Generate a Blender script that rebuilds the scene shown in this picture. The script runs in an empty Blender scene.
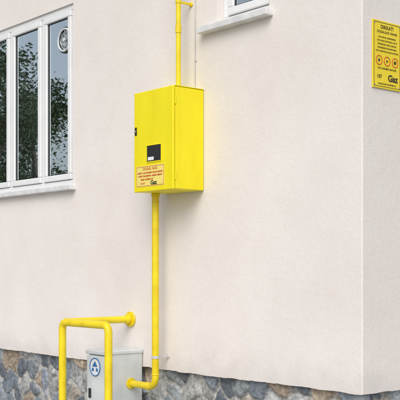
import bpy, bmesh, math, random
import numpy as np
from mathutils import Vector, Matrix
random.seed(7); rng=np.random.default_rng(5)
S=bpy.context.scene
COL=S.collection

# ---------------------------------------------------------------- helpers
def empty(name):
    e=bpy.data.objects.new(name,None); COL.objects.link(e); return e
def mat(name, col=(.8,.8,.8), rough=.5, metal=0, spec=.5):
    m=bpy.data.materials.new(name); m.use_nodes=True
    b=m.node_tree.nodes['Principled BSDF']
    b.inputs['Base Color'].default_value=(*col,1); b.inputs['Roughness'].default_value=rough
    b.inputs['Metallic'].default_value=metal; b.inputs['Specular IOR Level'].default_value=spec
    return m
def nz(m, scale, lo, hi, c0, c1, bump=0.0, bscale=None, bdist=.002, detail=4, r0=None, r1=None, stretch=None):
    nt=m.node_tree; N=nt.nodes; L=nt.links; b=N['Principled BSDF']
    tc=N.new('ShaderNodeTexCoord'); n=N.new('ShaderNodeTexNoise'); n.inputs['Scale'].default_value=scale; n.inputs['Detail'].default_value=detail
    src=tc.outputs['Object']
    if stretch:
        mp=N.new('ShaderNodeMapping'); mp.inputs['Scale'].default_value=stretch; L.new(src,mp.inputs['Vector']); src=mp.outputs['Vector']
    L.new(src,n.inputs['Vector'])
    r=N.new('ShaderNodeValToRGB'); r.color_ramp.elements[0].position=lo; r.color_ramp.elements[1].position=hi
    r.color_ramp.elements[0].color=(*c0,1); r.color_ramp.elements[1].color=(*c1,1)
    L.new(n.outputs['Fac'],r.inputs['Fac']); L.new(r.outputs['Color'],b.inputs['Base Color'])
    if r0 is not None:
        mr=N.new('ShaderNodeMapRange'); mr.inputs['To Min'].default_value=r0; mr.inputs['To Max'].default_value=r1
        L.new(n.outputs['Fac'],mr.inputs['Value']); L.new(mr.outputs[0],b.inputs['Roughness'])
    if bump>0:
        n2=N.new('ShaderNodeTexNoise'); n2.inputs['Scale'].default_value=bscale; n2.inputs['Detail'].default_value=3
        L.new(tc.outputs['Object'],n2.inputs['Vector'])
        bp=N.new('ShaderNodeBump'); bp.inputs['Strength'].default_value=bump; bp.inputs['Distance'].default_value=bdist
        L.new(n2.outputs['Fac'],bp.inputs['Height']); L.new(bp.outputs['Normal'],b.inputs['Normal'])
    return r
def obj(name, me, m, parent=None, smooth=False):
    o=bpy.data.objects.new(name,me); COL.objects.link(o)
    if m: me.materials.append(m)
    if parent: o.parent=parent
    if smooth:
        for p in me.polygons: p.use_smooth=True
    return o
def boxes(name, lst, m, parent=None, bevel=.003, seg=2):
    """lst of (x0,x1,y0,y1,z0,z1)"""
    bm=bmesh.new()
    for a in lst:
        x0,x1,y0,y1,z0,z1=a
        r=bmesh.ops.create_cube(bm,size=1)
        for v in r['verts']:
            v.co=Vector((x0+(v.co.x+.5)*(x1-x0), y0+(v.co.y+.5)*(y1-y0), z0+(v.co.z+.5)*(z1-z0)))
    me=bpy.data.meshes.new(name); bm.to_mesh(me); bm.free()
    o=obj(name,me,m,parent)
    if bevel:
        md=o.modifiers.new('b','BEVEL'); md.width=bevel; md.segments=seg; md.limit_method='ANGLE'
        for p in me.polygons: p.use_smooth=True
        w=o.modifiers.new('w','WEIGHTED_NORMAL'); w.keep_sharp=False
    return o
def fillet(pts, rad, n=8):
    pts=[Vector(p) for p in pts]; out=[pts[0]]
    for i in range(1,len(pts)-1):
        a,b,c=pts[i-1],pts[i],pts[i+1]
        u=(a-b).normalized(); v=(c-b).normalized()
        r=min(rad,(a-b).length*.49,(c-b).length*.49)
        p0=b+u*r; p1=b+v*r
        cen=b+(u+v)*r
        for k in range(n+1):
            t=k/n*math.pi/2
            out.append(cen - v*r*math.cos(t) - u*r*math.sin(t)) if abs(u.dot(v))<.01 else out.append((p0*(1-k/n)**2+b*2*(k/n)*(1-k/n)+p1*(k/n)**2))
    out.append(pts[-1]); return out
def pipe(name, pts, r, m, parent=None, rad=.05, caps=True):
    P=fillet(pts,rad)
    cu=bpy.data.curves.new(name,'CURVE'); cu.dimensions='3D'; cu.bevel_depth=r; cu.bevel_resolution=8; cu.use_fill_caps=caps
    s=cu.splines.new('POLY'); s.points.add(len(P)-1)
    for i,p in enumerate(P): s.points[i].co=(*p,1)
    s.use_smooth=True
    o=bpy.data.objects.new(name,cu); COL.objects.link(o); cu.materials.append(m)
    if parent: o.parent=parent
    return o
def cyl(name, c, axis, r, h, m, parent=None, seg=32, bevel=.002, r2=None):
    bm=bmesh.new(); bmesh.ops.create_cone(bm,cap_ends=True,segments=seg,radius1=r,radius2=r if r2 is None else r2,depth=h)
    q=Vector((0,0,1)).rotation_difference(Vector(axis).normalized())
    bmesh.ops.transform(bm,matrix=Matrix.Translation(c)@q.to_matrix().to_4x4(),verts=bm.verts)
    me=bpy.data.meshes.new(name); bm.to_mesh(me); bm.free()
    o=obj(name,me,m,parent,True)
    md=o.modifiers.new('b','BEVEL'); md.width=bevel; md.segments=2; md.limit_method='ANGLE'
    w=o.modifiers.new('w','WEIGHTED_NORMAL')
    return o
def torus(name,c,axis,R,r,m,parent=None):
    bm=bmesh.new(); nu,nv=40,10; q=Vector((0,0,1)).rotation_difference(Vector(axis).normalized())
    vs=[[bm.verts.new(Vector(c)+q@Vector(((R+r*math.cos(b))*math.cos(a),(R+r*math.cos(b))*math.sin(a),r*math.sin(b)))) for b in [2*math.pi*j/nv for j in range(nv)]] for a in [2*math.pi*i/nu for i in range(nu)]]
    for i in range(nu):
        for j in range(nv): bm.faces.new((vs[i][j],vs[(i+1)%nu][j],vs[(i+1)%nu][(j+1)%nv],vs[i][(j+1)%nv]))
    me=bpy.data.meshes.new(name); bm.to_mesh(me); bm.free(); return obj(name,me,m,parent,True)
def text(name, s, loc, size, m, parent, rot, sx=1.0, align='CENTER', off=0.0):
    cu=bpy.data.curves.new(name,'FONT'); cu.body=s; cu.size=size; cu.align_x=align; cu.align_y='CENTER'; cu.offset=off; cu.extrude=.0003
    o=bpy.data.objects.new(name,cu); COL.objects.link(o); cu.materials.append(m); o.parent=parent
    o.location=loc; o.rotation_euler=rot; o.scale=(sx,1,1); return o
ROT_F=(math.radians(90),0,0)                      # facing -Y
ROT_R=(math.radians(90),0,math.radians(90))       # facing +X

# ---------------------------------------------------------------- materials
m_st=mat('stucco',(.8,.78,.75),.92,spec=.2)
def stucco(m):
    nt=m.node_tree;N=nt.nodes;L=nt.links;b=N['Principled BSDF']
    tc=N.new('ShaderNodeTexCoord')
    big=N.new('ShaderNodeTexNoise'); big.inputs['Scale'].default_value=1.1; big.inputs['Detail'].default_value=6; big.inputs['Roughness'].default_value=.68
    L.new(tc.outputs['Object'],big.inputs['Vector'])
    r=N.new('ShaderNodeValToRGB'); r.color_ramp.elements[0].position=.3; r.color_ramp.elements[1].position=.7
    r.color_ramp.elements[0].color=(.725,.680,.650,1); r.color_ramp.elements[1].color=(.82,.782,.757,1)
    L.new(big.outputs['Fac'],r.inputs['Fac'])
    sep=N.new('ShaderNodeSeparateXYZ'); L.new(tc.outputs['Object'],sep.inputs[0])
    # splash dirt low on the wall, broken up by noise
    dn=N.new('ShaderNodeTexNoise'); dn.inputs['Scale'].default_value=6; dn.inputs['Detail'].default_value=5; L.new(tc.outputs['Object'],dn.inputs['Vector'])
    ad=N.new('ShaderNodeMath'); ad.operation='MULTIPLY_ADD'; L.new(dn.outputs['Fac'],ad.inputs[0]); ad.inputs[1].default_value=.30; L.new(sep.outputs['Z'],ad.inputs[2])
    zr=N.new('ShaderNodeMapRange'); zr.inputs['From Min'].default_value=.90; zr.inputs['From Max'].default_value=1.10; zr.inputs['To Min'].default_value=.87; zr.inputs['To Max'].default_value=1.0; zr.interpolation_type='SMOOTHSTEP'
    L.new(ad.outputs[0],zr.inputs['Value'])
    mx=N.new('ShaderNodeVectorMath'); mx.operation='SCALE'; L.new(r.outputs['Color'],mx.inputs[0]); L.new(zr.outputs[0],mx.inputs['Scale'])
    L.new(mx.outputs[0],b.inputs['Base Color'])
    n1=N.new('ShaderNodeTexNoise'); n1.inputs['Scale'].default_value=150; n1.inputs['Detail'].default_value=2; L.new(tc.outputs['Object'],n1.inputs['Vector'])
    n2=N.new('ShaderNodeTexNoise'); n2.inputs['Scale'].default_value=30; n2.inputs['Detail'].default_value=2; L.new(tc.outputs['Object'],n2.inputs['Vector'])
    b1=N.new('ShaderNodeBump'); b1.inputs['Strength'].default_value=.65; b1.inputs['Distance'].default_value=.0024; L.new(n1.outputs['Fac'],b1.inputs['Height'])
    b2=N.new('ShaderNodeBump'); b2.inputs['Strength'].default_value=.4; b2.inputs['Distance'].default_value=.0035; L.new(n2.outputs['Fac'],b2.inputs['Height']); L.new(b1.outputs[0],b2.inputs['Normal'])
    L.new(b2.outputs[0],b.inputs['Normal'])
stucco(m_st)

m_yel=mat('yellow_paint',(.85,.72,.02),.38,spec=.35); nz(m_yel,5,.35,.7,(.82,.70,.008),(.89,.775,.012),.12,60,.001,r0=.32,r1=.5,stretch=(2,2,.5))
m_yelp=mat('yellow_pipe_paint',(.8,.6,.02),.4); nz(m_yelp,14,.35,.65,(.72,.54,.008),(.84,.67,.012),.3,90,.0014,r0=.28,r1=.5)
m_lab=mat('label_yellow',(.85,.70,.10),.45); nz(m_lab,30,.3,.7,(.84,.70,.16),(.88,.75,.22))
m_red=mat('red_print',(.55,.06,.03),.5)
m_blk=mat('black_print',(.05,.04,.02),.5)
m_dark=mat('dark_plastic',(.02,.02,.022),.25)
m_gry=mat('grey_polyester',(.55,.57,.58),.5); nz(m_gry,9,.35,.7,(.56,.60,.63),(.66,.70,.72),.25,120,.001)
m_blue=mat('blue_print',(.03,.16,.42),.45)
m_pvc=mat('white_pvc',(.8,.8,.8),.3); nz(m_pvc,6,.3,.7,(.74,.76,.78),(.80,.81,.82),.05,40,.001)
m_sill=mat('marble_sill',(.7,.7,.7),.4); nz(m_sill,12,.35,.65,(.62,.63,.65),(.76,.76,.77),.1,60,.001)
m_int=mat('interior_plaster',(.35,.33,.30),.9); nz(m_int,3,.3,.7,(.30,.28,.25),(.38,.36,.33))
m_cur=mat('curtain_fabric',(.7,.69,.66),.9); nz(m_cur,20,.3,.7,(.62,.61,.58),(.74,.73,.70))
m_steel=mat('galvanised_steel',(.55,.55,.55),.4,1.0); nz(m_steel,30,.3,.7,(.45,.45,.45),(.62,.62,.62))
m_cab=mat('white_cable',(.62,.61,.60),.5); nz(m_cab,9,.3,.7,(.50,.50,.50),(.60,.60,.59))
m_quo=mat('quoin_stone',(.2,.23,.26),.85); nz(m_quo,9,.35,.65,(.15,.18,.21),(.28,.30,.32),.7,45,.006)
m_gls=bpy.data.materials.new('window_glass'); m_gls.use_nodes=True
nt=m_gls.node_tree; nt.nodes.clear()
o_=nt.nodes.new('ShaderNodeOutputMaterial'); mx=nt.nodes.new('ShaderNodeMixShader'); tr=nt.nodes.new('ShaderNodeBsdfTransparent'); gl=nt.nodes.new('ShaderNodeBsdfGlossy'); fr=nt.nodes.new('ShaderNodeLayerWeight')
tr.inputs[0].default_value=(.50,.60,.63,1); gl.inputs['Roughness'].default_value=.01; gl.inputs['Color'].default_value=(.88,.96,1,1)
fr.inputs['Blend'].default_value=.80
tcg=nt.nodes.new('ShaderNodeTexCoord'); ng=nt.nodes.new('ShaderNodeTexNoise'); ng.inputs['Scale'].default_value=2.0; ng.inputs['Detail'].default_value=0; bg=nt.nodes.new('ShaderNodeBump'); bg.inputs['Strength'].default_value=.16; bg.inputs['Distance'].default_value=.005
nt.links.new(tcg.outputs['Object'],ng.inputs['Vector']); nt.links.new(ng.outputs['Fac'],bg.inputs['Height']); nt.links.new(bg.outputs[0],gl.inputs['Normal'])
nt.links.new(fr.outputs['Facing'],mx.inputs[0]); nt.links.new(tr.outputs[0],mx.inputs[1]); nt.links.new(gl.outputs[0],mx.inputs[2]); nt.links.new(mx.outputs[0],o_.inputs[0])

# ---------------------------------------------------------------- house
house=empty('stucco_house')
XL,YB,ZB,ZT=-9.0,7.5,.785,6.0
LW=(-3.90,-2.580,1.985,3.240)     # left window opening x0,x1,z0,z1
RW=(-1.075,-.648,2.80,3.42)
bm=bmesh.new()
R=.006
def quad(a,b,c,d): bm.faces.new([bm.verts.new(p) for p in (a,b,c,d)])
holes=[LW,RW]
zb2=.95
xs=sorted({XL,-R,*[h[0] for h in holes],*[h[1] for h in holes]}); zs=sorted({zb2,ZT,*[h[2] for h in holes],*[h[3] for h in holes]})
for i in range(len(xs)-1):
    for j in range(len(zs)-1):
        cx=(xs[i]+xs[i+1])/2; cz=(zs[j]+zs[j+1])/2
        if any(h[0]<cx<h[1] and h[2]<cz<h[3] for h in holes): continue
        quad((xs[i],0,zs[j]),(xs[i+1],0,zs[j]),(xs[i+1],0,zs[j+1]),(xs[i],0,zs[j+1]))
for (a,b_,c,d) in holes:
    D=.22
    quad((a,0,c),(a,0,d),(a,D,d),(a,D,c)); quad((b_,0,c),(b_,D,c),(b_,D,d),(b_,0,d))
    quad((a,0,d),(b_,0,d),(b_,D,d),(a,D,d)); quad((a,0,c),(a,D,c),(b_,D,c),(b_,0,c))
path=[(XL+ k*(abs(XL)-R)/450,0.0) for k in range(451)]
arc=[(-R+R*math.sin(t),R-R*math.cos(t)) for t in [math.pi/2*k/6 for k in range(1,7)]]
path+=arc
path+=[(0.0,R+(YB-R)*k/300) for k in range(1,301)]
import mathutils.noise as mn
def jz(x,y): return ZB+.005*mn.noise(Vector((x*9,y*9,0)))+.003*mn.noise(Vector((x*30,y*30,3)))+.006*mn.noise(Vector((x*1.3,y*1.3,5)))
def inner(x,y,n):
    return (min(x,-n), max(y,n))
for k in range(len(path)-1):
    (x0,y0),(x1,y1)=path[k],path[k+1]
    za,zc=jz(x0,y0),jz(x1,y1)
    quad((x0,y0,za),(x1,y1,zc),(x1,y1,zb2),(x0,y0,zb2))
    i0,i1=inner(x0,y0,.10),inner(x1,y1,.10)
    if (Vector(i0)-Vector(i1)).length>1e-5: quad((x0,y0,za),(*i0,za),(*i1,zc),(x1,y1,zc))
    else: bm.faces.new([bm.verts.new(p) for p in ((x0,y0,za),(*i0,za),(x1,y1,zc))])
    if k>=450 and k<456: quad((x0,y0,zb2),(x1,y1,zb2),(x1,y1,ZT),(x0,y0,ZT))
quad((0,R,zb2),(0,YB,zb2),(0,YB,ZT),(0,R,ZT))
quad((XL,0,0),(XL,0,ZT),(XL,YB,ZT),(XL,YB,0)); quad((XL,YB,0),(XL,YB,ZT),(0,YB,ZT),(0,YB,0))
bmesh.ops.remove_doubles(bm,verts=bm.verts,dist=1e-5)
me=bpy.data.meshes.new('walls'); bm.to_mesh(me); bm.free(); obj('walls',me,m_st,house)

# stone plinth : displaced random rubble masonry
def rubble(name, length, z0, z1, step, place):
    nu=int(length/step); nv=int((z1-z0)/step)
    U,V=np.meshgrid(np.linspace(0,length,nu+1),np.linspace(z0,z1,nv+1))
    wu=U+.010*np.sin(V*31+U*7)+.005*np.sin(U*47+V*19); wv=V+.009*np.sin(U*23+1.3)+.005*np.sin(U*61+V*13)
    pts=[]
    g=.155
    for a in np.arange(-g,length+g,g):
        for b in np.arange(z0-g,z1+g,g*.75):
            pts.append((a+rng.uniform(-.5,.5)*g,b+rng.uniform(-.42,.42)*g*.75))
    pts=np.array(pts); F1=np.full(U.shape,9.);F2=np.full(U.shape,9.);ID=np.zeros(U.shape,int)
    for k,(a,b) in enumerate(pts):
        d=np.abs(wu-a)*.35+np.sqrt((wu-a)**2+((wv-b)*1.2)**2)*.75
        n=d<F1; F2=np.where(n,F1,np.minimum(F2,d)); ID=np.where(n,k,ID); F1=np.where(n,d,F1)
    e=F2-F1
    prof=np.clip((e-.010)/.018,0,1); prof=prof*prof*(3-2*prof)
    ph=rng.uniform(.012,.030,len(pts)); tu=rng.uniform(-.12,.12,len(pts)); tv=rng.uniform(-.12,.12,len(pts))
    hgt=prof*(ph[ID]+tu[ID]*(wu-pts[ID,0])+tv[ID]*(wv-pts[ID,1]))
    nzv=np.array([mn.fractal(Vector((u*14,v*14,2)),1,2,4) for u,v in zip(U.ravel(),V.ravel())]).reshape(U.shape)
    hgt=hgt+.004*nzv*(.3+prof)
    base=np.array([(.17,.20,.23),(.25,.28,.30),(.12,.14,.165),(.32,.33,.33),(.33,.27,.21),(.19,.22,.26),(.38,.34,.29)])
    cc=base[rng.choice(len(base),len(pts),p=[.20,.20,.14,.14,.10,.14,.08])]*rng.uniform(.8,1.25,(len(pts),1))
    C=cc[ID]*(1+.30*nzv[...,None]); mort=np.array([.42,.41,.39])*(1+.15*nzv[...,None])
    w=np.clip((e-.010)/.008,0,1)[...,None]; C=C*w+mort*(1-w); C=np.clip(C,.02,.9)
    verts=[place(u,v,h) for u,v,h in zip(U.ravel(),V.ravel(),hgt.ravel())]
    W=nu+1
    faces=[(j*W+i,j*W+i+1,(j+1)*W+i+1,(j+1)*W+i) for j in range(nv) for i in range(nu)]
    me=bpy.data.meshes.new(name); me.from_pydata(verts,[],faces)
    at=me.color_attributes.new('Col','FLOAT_COLOR','POINT')
    buf=np.ones((len(verts),4)); buf[:,:3]=C.reshape(-1,3); at.data.foreach_set('color',buf.ravel())
    return me
m_stone=mat('rubble_stone',(.3,.3,.3),.85)
nt=m_stone.node_tree; ca=nt.nodes.new('ShaderNodeVertexColor'); ca.layer_name='Col'
tc=nt.nodes.new('ShaderNodeTexCoord'); n1=nt.nodes.new('ShaderNodeTexNoise'); n1.inputs['Scale'].default_value=45; n1.inputs['Detail'].default_value=5
nt.links.new(tc.outputs['Object'],n1.inputs['Vector'])
mr=nt.nodes.new('ShaderNodeMapRange'); mr.inputs['From Min'].default_value=.3; mr.inputs['From Max'].default_value=.7; mr.inputs['To Min'].default_value=.6; mr.inputs['To Max'].default_value=1.35; nt.links.new(n1.outputs['Fac'],mr.inputs['Value'])
sc=nt.nodes.new('ShaderNodeVectorMath'); sc.operation='SCALE'; nt.links.new(ca.outputs['Color'],sc.inputs[0]); nt.links.new(mr.outputs[0],sc.inputs['Scale'])
b=nt.nodes['Principled BSDF']; nt.links.new(sc.outputs[0],b.inputs['Base Color'])
bp=nt.nodes.new('ShaderNodeBump'); bp.inputs['Strength'].default_value=.7; bp.inputs['Distance'].default_value=.006; nt.links.new(n1.outputs['Fac'],bp.inputs['Height']); nt.links.new(bp.outputs[0],b.inputs['Normal'])
me=rubble('stone_plinth',5.2,0.0,.83,.008,lambda u,v,h:(-5.2+u*(5.2-.05)/5.2,.050-h,v)); obj('stone_plinth_front',me,m_stone,house,True)
me=rubble('stone_plinth_side',3.2,0.0,.83,.011,lambda u,v,h:(-.050+h,.03+u,v)); obj('stone_plinth_side',me,m_stone,house,True)
boxes('stone_plinth_quoin',[(-.125,-.016,.016,.085,0,.14),(-.080,-.020,.019,.115,.15,.33),(-.135,-.014,.015,.085,.34,.50),(-.082,-.019,.020,.125,.51,.66),(-.115,-.015,.016,.085,.67,.80)],m_quo,house,.014,3)
boxes('stone_plinth_core',[(XL+.01,-5.2,.02,.5,0,.78),(-.5,-.07,3.24,YB-.02,0,.78)],m_quo,house,0)

# roof (hipped, out of frame)
m_roof=mat('clay_tiles',(.35,.13,.07),.8); nz(m_roof,8,.3,.7,(.26,.09,.05),(.40,.16,.09),.6,30,.02)
bm=bmesh.new(); o_=.45
c=[bm.verts.new(p) for p in ((XL-o_,-o_,ZT),(o_,-o_,ZT),(o_,YB+o_,ZT),(XL-o_,YB+o_,ZT))]
r0=bm.verts.new((XL+3.2,YB/2,ZT+1.9)); r1=bm.verts.new((-3.2,YB/2,ZT+1.9))
bm.faces.new((c[0],c[1],r1,r0)); bm.faces.new((c[1],c[2],r1)); bm.faces.new((c[2],c[3],r0,r1)); bm.faces.new((c[3],c[0],r0)); bm.faces.new((c[3],c[2],c[1],c[0]))
me=bpy.data.meshes.new('roof'); bm.to_mesh(me); bm.free(); obj('roof',me,m_roof,house)
# interior
boxes('interior_room',[(-4.6,-.3,2.3,2.35,1.0,3.6),(-4.6,-4.55,.25,2.3,1.0,3.6),(-1.9,-1.85,.25,2.3,1.0,3.6),(-4.6,-.3,.24,2.3,.95,.99)],m_int,house,0)

def window(tag, x0,x1,z0,z1,y, splits, fw=.055, sw=.05):
    L=[]; Gs=[]
    L+=[(x0,x1,y,y+.07,z0,z0+fw),(x0,x1,y,y+.07,z1-fw,z1),(x0,x0+fw,y+.001,y+.069,z0+fw,z1-fw),(x1-fw,x1,y+.001,y+.069,z0+fw,z1-fw)]
    S_=[x0+fw]+splits+[x1-fw]
    for s in splits: L.append((s-.018,s+.018,y+.002,y+.068,z0+fw,z1-fw))
    sash=[]
    for i in range(len(S_)-1):
        a=S_[i]+(.018 if i>0 else 0)+.003; b_=S_[i+1]-(.018 if i<len(S_)-2 else 0)-.003
        c_=z0+fw+.003; d=z1-fw-.003; yy=y-.012
        sash+=[(a,b_,yy,yy+.06,c_,c_+sw),(a,b_,yy,yy+.06,d-sw,d),(a,a+sw,yy+.001,yy+.059,c_+sw,d-sw),(b_-sw,b_,yy+.001,yy+.059,c_+sw,d-sw)]
        Gs.append((a+sw-.004,b_-sw+.004,yy+.020,c_+sw-.004,d-sw+.004))
    boxes(tag+'_frame',L,m_pvc,house,.004,2); boxes(tag+'_sashes',sash,m_pvc,house,.007,3)
    gk=[]
    for (a,b_,yy,c_,d) in Gs:
        a+=.004;b_-=.004;c_+=.004;d-=.004;t=.006
        gk+=[(a,b_,yy-.006,yy+.004,c_,c_+t),(a,b_,yy-.006,yy+.004,d-t,d),(a,a+t,yy-.006,yy+.004,c_+t,d-t),(b_-t,b_,yy-.006,yy+.004,c_+t,d-t)]
    boxes(tag+'_gaskets',gk,m_dark,house,0)
    bm=bmesh.new()
    for (a,b_,yy,c_,d) in Gs:
        bm.faces.new([bm.verts.new(p) for p in ((a,yy,c_),(b_,yy,c_),(b_,yy,d),(a,yy,d))])
    me=bpy.data.meshes.new(tag+'_glass'); bm.to_mesh(me); bm.free(); obj(tag+'_glass',me,m_gls,house)
    return Gs
window('casement_window',LW[0],LW[1],LW[2],LW[3],.014,[-3.462,-3.00],.036,.042)
window('small_window',RW[0],RW[1],RW[2],RW[3],.05,[],.045,.045)
boxes('window_sill_large',[(LW[0]-.05,LW[1]+.035,-.050,.012,LW[2]-.040,LW[2]-.004)],m_sill,house,.005)
boxes('window_sill_small',[(RW[0]-.12,RW[1]+.03,-.055,.05,RW[2]-.040,RW[2]-.002)],m_sill,house,.005)
def curtain(x0,x1,y,z0,z1):
    bm=bmesh.new(); n=90; prev=None
    for i in range(n+1):
        x=x0+(x1-x0)*i/n; yy=y+.025*math.sin(i*1.1)+.01*math.sin(i*.37)
        a=bm.verts.new((x,yy,z0)); b_=bm.verts.new((x,yy,z1))
        if prev: bm.faces.new((prev[0],a,b_,prev[1]))
        prev=(a,b_)
    me=bpy.data.meshes.new('curtain'); bm.to_mesh(me); bm.free(); obj('curtain',me,m_cur,house,True)
curtain(-3.85,-3.30,.2,1.9,3.3); curtain(-1.0,-.62,.3,2.75,3.45)
vc=(-2.712,0,3.008)
torus('window_ventilator_rim',(vc[0],.010,vc[2]),(0,1,0),.078,.007,m_gry,house)
torus('window_ventilator_gasket',(vc[0],.016,vc[2]),(0,1,0),.088,.005,m_dark,house)
torus('window_ventilator_ring',(vc[0],.012,vc[2]),(0,1,0),.052,.0035,m_steel,house)
cyl('window_ventilator_hub',(vc[0],.010,vc[2]),(0,1,0),.013,.016,m_gry,house)
for k in range(4):
    a=k*math.pi/4
    pipe('window_ventilator_spoke',[(vc[0]-.076*math.cos(a),.014,vc[2]-.076*math.sin(a)),(vc[0]+.076*math.cos(a),.014,vc[2]+.076*math.sin(a))],.002,m_steel,house)

# ---------------------------------------------------------------- yellow gas cabinet
cab=empty('gas_meter_cabinet')
X0,X1,Y0,Z0,Z1=-1.553,-1.188,-.236,1.855,2.440
boxes('cabinet_body',[(X0,X1,Y0+.022,-.002,Z0,Z1)],m_yel,cab,.006,3)
boxes('cabinet_door',[(X0-.002,X1+.002,Y0,Y0+.018,Z0-.002,Z1+.002)],m_yel,cab,.006,3)
wx0,wx1,wz0,wz1=-1.425,-1.292,2.026,2.118
boxes('cabinet_top_lip',[(X0-.003,X1+.003,Y0+.020,-.003,Z1+.0005,Z1+.005)],m_yel,cab,.002)
boxes('viewing_window_pane',[(wx0,wx1,Y0-.002,Y0+.002,wz0,wz1)],m_dark,cab,.002)
boxes('viewing_window_rim',[(wx0-.006,wx1+.006,Y0-.004,Y0-.0005,wz1,wz1+.006),(wx0-.006,wx1+.006,Y0-.004,Y0-.0005,wz0-.006,wz0),(wx0-.006,wx0,Y0-.0038,Y0-.0006,wz0,wz1),(wx1,wx1+.006,Y0-.0038,Y0-.0006,wz0,wz1)],m_yel,cab,.001)
boxes('meter_readout',[(wx0+.010,wx0+.065,Y0-.0035,Y0-.0015,wz0+.006,wz0+.026)],m_pvc,cab,.0008)
boxes('lock_plate',[(X0+.010,X0+.028,Y0-.004,Y0+.001,2.190,2.238)],m_dark,cab,.002)
cyl('lock_barrel',(X0+.019,Y0-.006,2.213),(0,1,0),.006,.008,m_steel,cab)
for z in (1.93,2.36): cyl('hinge',(X1+.001,Y0+.021,z),(0,0,1),.0035,.045,m_yel,cab,16,.001)
lx0,lx1,lz0,lz1=-1.530,-1.262,1.882,2.004
boxes('warning_label',[(lx0,lx1,Y0-.0012,Y0+.0005,lz0,lz1)],m_lab,cab,0)
t=.002;yy=(Y0-.0022,Y0-.0014)
boxes('label_border',[(lx0+.004,lx1-.004,*yy,lz0+.004,lz0+.004+t),(lx0+.004,lx1-.004,*yy,lz1-.004-t,lz1-.004),(lx0+.004,lx0+.004+t,*yy,lz0+.004+t,lz1-.004-t),(lx1-.004-t,lx1-.004,*yy,lz0+.004+t,lz1-.004-t)],m_red,cab,0)
cx=(lx0+lx1)/2
text('label_line_1','DOGAL GAZ',(cx,Y0-.0022,1.985),.022,m_red,cab,ROT_F,1.1)
text('label_line_2','DIKKAT!  ACIL DURUMDA VANAYI KAPATIN',(cx,Y0-.0022,1.962),.0125,m_red,cab,ROT_F,.95,off=.0003)
text('label_line_3','ATESLE YAKLASMAYIN - SIGARA ICMEYIN',(cx,Y0-.0022,1.944),.0125,m_red,cab,ROT_F,.98,off=.0003)
text('label_line_4','ARIZA VE IHBAR 187',(cx-.03,Y0-.0022,1.924),.013,m_red,cab,ROT_F,1.0,off=.0003)
text('label_line_5','Gaz',(cx+.035,Y0-.0022,1.902),.034,m_blk,cab,ROT_F,1.1,off=.001)
text('label_line_6','24 SAAT',(cx-.07,Y0-.0022,1.901),.013,m_red,cab,ROT_F,1.0)

# ---------------------------------------------------------------- pipes
py_=-.10
gp=empty('gas_pipe')
px_=-1.522
pipe('riser',[(px_,py_,1.87),(px_,py_,.69),(-1.79,py_,.69)],.0215,m_yelp,gp,.06)
torus('weld_1',(px_,py_,1.80),(0,0,1),.0215,.0025,m_yelp,gp)
cyl('union_nut',(px_,py_,1.844),(0,0,1),.028,.022,m_yelp,gp,6)
torus('weld_2',(px_,py_,.765),(0,0,1),.0215,.0035,m_yelp,gp)
torus('weld_3',(-1.59,py_,.69),(1,0,0),.0215,.0035,m_yelp,gp)
cyl('entry_flange',(-1.768,py_,.69),(1,0,0),.034,.012,m_yelp,gp)
def clamp(parent,x,y,z,r,m):
    cyl('clamp_band',(x,y,z),(0,0,1),r+.003,.018,m,parent,32,.001)
    boxes('clamp_ears',[(x-.004,x+.004,y+r,-.004,z-.006,z+.006)],m,parent,.001)
    cyl('clamp_base',(x,-.004,z),(0,1,0),.014,.006,m,parent,20)
clamp(gp,px_,py_,.87,.0215,m_cab)
gp2=empty('gas_pipe.001')
ux,uy=-1.303,-.10
pipe('riser_upper',[(ux,uy,2.44),(ux,uy,5.7),(ux,.1,5.7)],.0145,m_yelp,gp2,.05)
cyl('union_nut_upper',(ux,uy,2.454),(0,0,1),.019,.016,m_yelp,gp2,6)
cyl('coupling',(ux,uy,2.80),(0,0,1),.018,.045,m_yelp,gp2,24)
clamp(gp2,ux,uy,2.96,.0145,m_yelp)
clamp(gp2,ux,uy,4.3,.0145,m_yelp)
cb=empty('wall_cable')
P=[(-1.262+.004*math.sin(z*2.1),-.006,z) for z in np.linspace(2.35,5.9,18)]
pipe('cable_run',P,.0032,m_cab,cb,.001)
boxes('cable_clips',[(-1.270,-1.256,-.010,-.001,z,z+.006) for z in (2.62,3.1,3.6,4.2)],m_cab,cb,.001)

# ---------------------------------------------------------------- guard rail
gr=empty('pipe_guard_rail')
gx,gy,gz,gx2=-1.903,-.514,1.080,-1.42
pipe('frame_tube',[(gx2,gy,0.0),(gx2,gy,gz),(gx,gy,gz),(gx,gy,0.0)],.0225,m_yelp,gr,.040)
pipe('wall_tube',[(gx,gy+.02,gz+.0),(gx,-.008,gz)],.0222,m_yelp,gr,.04)
torus('weld',(gx,gy+.026,gz),(0,1,0),.0222,.003,m_yelp,gr)
cyl('wall_flange',(gx,-.009,gz),(0,1,0),.048,.014,m_yelp,gr)
cyl('wall_flange_collar',(gx,-.030,gz),(0,1,0),.029,.03,m_yelp,gr)
for a in range(4):
    an=math.pi/4+a*math.pi/2
    cyl('flange_bolt',(gx+.038*math.cos(an),-.019,gz+.038*math.sin(an)),(0,1,0),.005,.008,m_yelp,gr,6,.0005)

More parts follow.
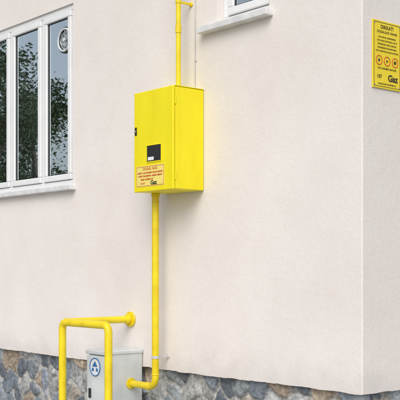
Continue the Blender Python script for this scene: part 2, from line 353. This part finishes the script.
# ---------------------------------------------------------------- grey service cabinet
sb=empty('utility_box')
bx0,bx1,by0,bzt=-1.985,-1.775,-.288,.893
boxes('box_body',[(bx0,bx1,by0+.02,-.004,.03,bzt)],m_gry,sb,.012,4)
boxes('box_lid',[(bx0-.006,bx1+.005,by0-.004,-.003,bzt-.022,bzt+.006)],m_gry,sb,.008,3)
boxes('box_door',[(bx0+.004,bx1-.004,by0,by0+.022,.08,bzt-.028)],m_gry,sb,.008,3)
boxes('box_feet',[(bx0+.01,bx1-.01,by0+.03,-.01,0,.03)],m_int,sb,0)
lc=(-1.885,by0-.003,.795)
cyl('logo_disc',(lc[0],by0-.001,lc[2]),(0,1,0),.056,.004,m_pvc,sb,40,.0005)
torus('logo_ring',(lc[0],by0-.003,lc[2]),(0,1,0),.054,.0035,m_blue,sb)
bm=bmesh.new()
def poly(pts): bm.faces.new([bm.verts.new((lc[0]+a,by0-.0045,lc[2]+b_)) for a,b_ in pts])
poly([(-.030,.002),(.030,.002),(0,.038)]); poly([(-.036,-.026),(-.012,-.026),(-.012,-.006),(-.030,-.006)]); poly([(.012,-.026),(.036,-.026),(.030,-.006),(.012,-.006)])
me=bpy.data.meshes.new('logo_mark'); bm.to_mesh(me); bm.free(); obj('logo_mark',me,m_blue,sb)
boxes('box_lock',[(bx0+.030,bx0+.055,by0-.006,by0+.001,.60,.66)],m_dark,sb,.002)
for z in (.2,.70): boxes('box_hinge',[(bx1-.002,bx1+.006,by0+.01,by0+.030,z,z+.05)],m_gry,sb,.002)

# ---------------------------------------------------------------- sign on the side wall
sg=empty('warning_sign')
sy0,sy1,sz0,sz1=.069,.289,2.298,2.633
m_sg=mat('sign_yellow',(.78,.60,.05),.4); nz(m_sg,6,.3,.7,(.84,.64,.02),(.90,.71,.04),.05,30,.001)
boxes('sign_plate',[(.002,.008,sy0,sy1,sz0,sz1)],m_sg,sg,.001)
t=.0022;xx=(.0083,.0090)
boxes('sign_border',[(*xx,sy0+.008,sy1-.008,sz0+.008,sz0+.008+t),(*xx,sy0+.008,sy1-.008,sz1-.008-t,sz1-.008),(*xx,sy0+.008,sy0+.008+t,sz0+.008+t,sz1-.008-t),(*xx,sy1-.008-t,sy1-.008,sz0+.008+t,sz1-.008-t)],m_blk,sg,0)
cy=(sy0+sy1)/2; xt=.0088
text('sign_title','DIKKAT!',(xt,cy,2.602),.026,m_blk,sg,ROT_R,1.0,off=.0004)
text('sign_sub','DOGALGAZ VANASI',(xt,cy,2.578),.017,m_blk,sg,ROT_R,1.0,off=.0001)
for i,s in enumerate(['GAZ KOKUSU HISSEDERSENIZ','ANA VANAYI KAPATINIZ, KAPI VE','PENCERELERI ACINIZ. ELEKTRIK','DUGMELERINE DOKUNMAYINIZ.','ATES YAKMAYINIZ, SIGARA ICMEYINIZ']):
    text('sign_line',s,(xt,cy,2.552-.0175*i),.0110,m_blk,sg,ROT_R,.92)
for k,dy in enumerate((-.062,0,.062)):
    torus('prohibition_ring',(xt,cy+dy,2.436),(1,0,0),.0225,.0018,m_red,sg)
    cyl('prohibition_mark',(xt,cy+dy,2.436),(1,0,0),.009,.0012,m_blk,sg,[4,3,24][k],.0002)
text('sign_note','ACIL DURUMDA ARAYINIZ',(xt,cy,2.397),.012,m_blk,sg,ROT_R,1,off=.0001)
text('sign_phone','187',(xt,cy-.06,2.355),.026,m_blk,sg,ROT_R,1,off=.0002)
text('sign_logo','Gaz',(xt,cy+.045,2.352),.046,m_blk,sg,ROT_R,1.05,off=.0015)
text('sign_foot','DOGALGAZ DAGITIM A.S.',(xt,cy,2.320),.011,m_blk,sg,ROT_R,1.1,off=.0001)
for a in (sy0+.012,sy1-.012):
    for z in (sz0+.014,sz1-.014): cyl('screw',(.0095,a,z),(1,0,0),.004,.002,m_steel,sg,12,.0003)

# ---------------------------------------------------------------- ground
m_gr=mat('lawn_soil',(.08,.1,.04),.95); nz(m_gr,1.5,.35,.65,(.05,.075,.025),(.12,.12,.06),.6,40,.03,detail=8)
me=bpy.data.meshes.new('ground'); me.from_pydata([(-400,-400,0),(400,-400,0),(400,400,0),(-400,400,0)],[],[(0,1,2,3)]); obj('ground',me,m_gr)
m_pv=mat('concrete_paving',(.4,.38,.35),.9); nz(m_pv,6,.3,.7,(.38,.375,.365),(.46,.45,.44),.4,50,.004)
sl=[]
for i in range(26):
    for j in range(10): sl.append((-9.6+i*.6,-9.6+i*.6+.592,-6.04+j*.6,-6.04+j*.6+.592,.004,.05))
for j in range(12):
    for k in range(9): sl.append((.03+k*.6,.622+k*.6,.03+j*.6,.622+j*.6,.004,.05))
sl=[s for s in sl if not (s[0]<0 and s[3]>.02) and not (s[0]>.0 and s[2]>-.3 and s[2]<.02)]
boxes('pavement',sl,m_pv,None,0,1)

# ---------------------------------------------------------------- trees (garden opposite, seen in the panes)
m_bark=mat('bark',(.12,.09,.07),.95); nz(m_bark,12,.3,.7,(.08,.06,.045),(.16,.12,.09))
m_leaf=mat('leaves',(.06,.10,.03),.6); nz(m_leaf,1.2,.35,.65,(.045,.08,.035),(.12,.16,.08),detail=2)
def tree(name, loc, h, seed):
    rd=random.Random(seed); T=empty(name); T.location=loc
    bm=bmesh.new()
    def limb(p0,p1,r0,r1,n=5):
        ps=[p0.lerp(p1,i/n)+Vector((rd.uniform(-1,1),rd.uniform(-1,1),0))*.06*(1 if 0<i<n else 0) for i in range(n+1)]
        prev=None; q=Vector((0,0,1)).rotation_difference((p1-p0).normalized())
        for i,p in enumerate(ps):
            r=r0+(r1-r0)*i/n; ring=[bm.verts.new(p+q@Vector((r*math.cos(a),r*math.sin(a),0))) for a in [k*math.pi/4 for k in range(8)]]
            if prev:
                for k in range(8): bm.faces.new((prev[k],prev[(k+1)%8],ring[(k+1)%8],ring[k]))
            prev=ring
    limb(Vector((0,0,0)),Vector((.1,.1,h*.85)),.17,.04,8)
    tips=[]
    for k in range(18):
        z=h*rd.uniform(.22,.82); a=k*2.4+rd.uniform(-.3,.3); L=h*.33*(1.15-z/h)*rd.uniform(.8,1.2)
        p0=Vector((.1*z/h,.1*z/h,z)); p1=p0+Vector((math.cos(a)*L,math.sin(a)*L,L*rd.uniform(.2,.7))); limb(p0,p1,.05,.012,4)
        tips+=[p1,p0.lerp(p1,.6),p0.lerp(p1,.8)+Vector((rd.uniform(-.3,.3),rd.uniform(-.3,.3),rd.uniform(-.2,.4)))]
    tips.append(Vector((0,0,h*.9)))
    me=bpy.data.meshes.new('trunk'); bm.to_mesh(me); bm.free(); obj('trunk',me,m_bark,T,True)
    vs=[];fs=[]
    for t in tips:
        R_=rd.uniform(.30,.58)
        for _ in range(300):
            p=t+Vector((rd.gauss(0,1),rd.gauss(0,1),rd.gauss(0,.75)))*R_*.55
            s=rd.uniform(.025,.055); u=Vector((rd.gauss(0,1),rd.gauss(0,1),rd.gauss(0,1))).normalized(); w=u.orthogonal().normalized()
            i=len(vs); vs+= [p-u*s,p+w*s*.5,p+u*s,p-w*s*.5]; fs.append((i,i+1,i+2,i+3))
    me=bpy.data.meshes.new('crown'); me.from_pydata([tuple(v) for v in vs],[],fs); obj('crown',me,m_leaf,T)
for i,(x,y,h) in enumerate([(-14.5,-5.6,6.4),(-17.0,-8.2,6.2),(-20.5,-8.0,8.4),(-23,-10.5,7.6),(-13.2,-9.0,4.6)]):
    tree('tree' if i==0 else 'tree.%03d'%i,(x,y,0),h,30+i)

# ---------------------------------------------------------------- light
W=bpy.data.worlds.new('World'); S.world=W; W.use_nodes=True; nt=W.node_tree
sk=nt.nodes.new('ShaderNodeTexSky'); sk.sky_type='NISHITA'; sk.sun_disc=False
el=math.radians(42); az=math.radians(142)
sk.sun_elevation=el; sk.sun_rotation=az; sk.dust_density=3.0; sk.air_density=1.0
hs=nt.nodes.new('ShaderNodeHueSaturation'); hs.inputs['Saturation'].default_value=.45
bg=nt.nodes['Background']; bg.inputs['Strength'].default_value=.15
nt.links.new(sk.outputs[0],hs.inputs['Color']); nt.links.new(hs.outputs[0],bg.inputs['Color'])
sd=bpy.data.lights.new('sun','SUN'); sd.energy=1.5; sd.angle=math.radians(45); sd.color=(1,.96,.90)
so=bpy.data.objects.new('sun',sd); COL.objects.link(so)
dirv=Vector((math.sin(az)*math.cos(el),math.cos(az)*math.cos(el),math.sin(el)))
so.rotation_euler=dirv.to_track_quat('Z','Y').to_euler(); so.location=dirv*30

# ---------------------------------------------------------------- camera
cd=bpy.data.cameras.new('camera'); cam=bpy.data.objects.new('camera',cd); COL.objects.link(cam); S.camera=cam
cam.location=(3.105,-3.669,1.40); cam.rotation_euler=(math.radians(90),0,math.radians(49.73))
cd.sensor_width=36; cd.lens=87.4; cd.shift_y=.1725; cd.clip_end=1500; cd.clip_start=.05
S.view_settings.view_transform='Standard'; S.view_settings.look='None'; S.view_settings.exposure=0
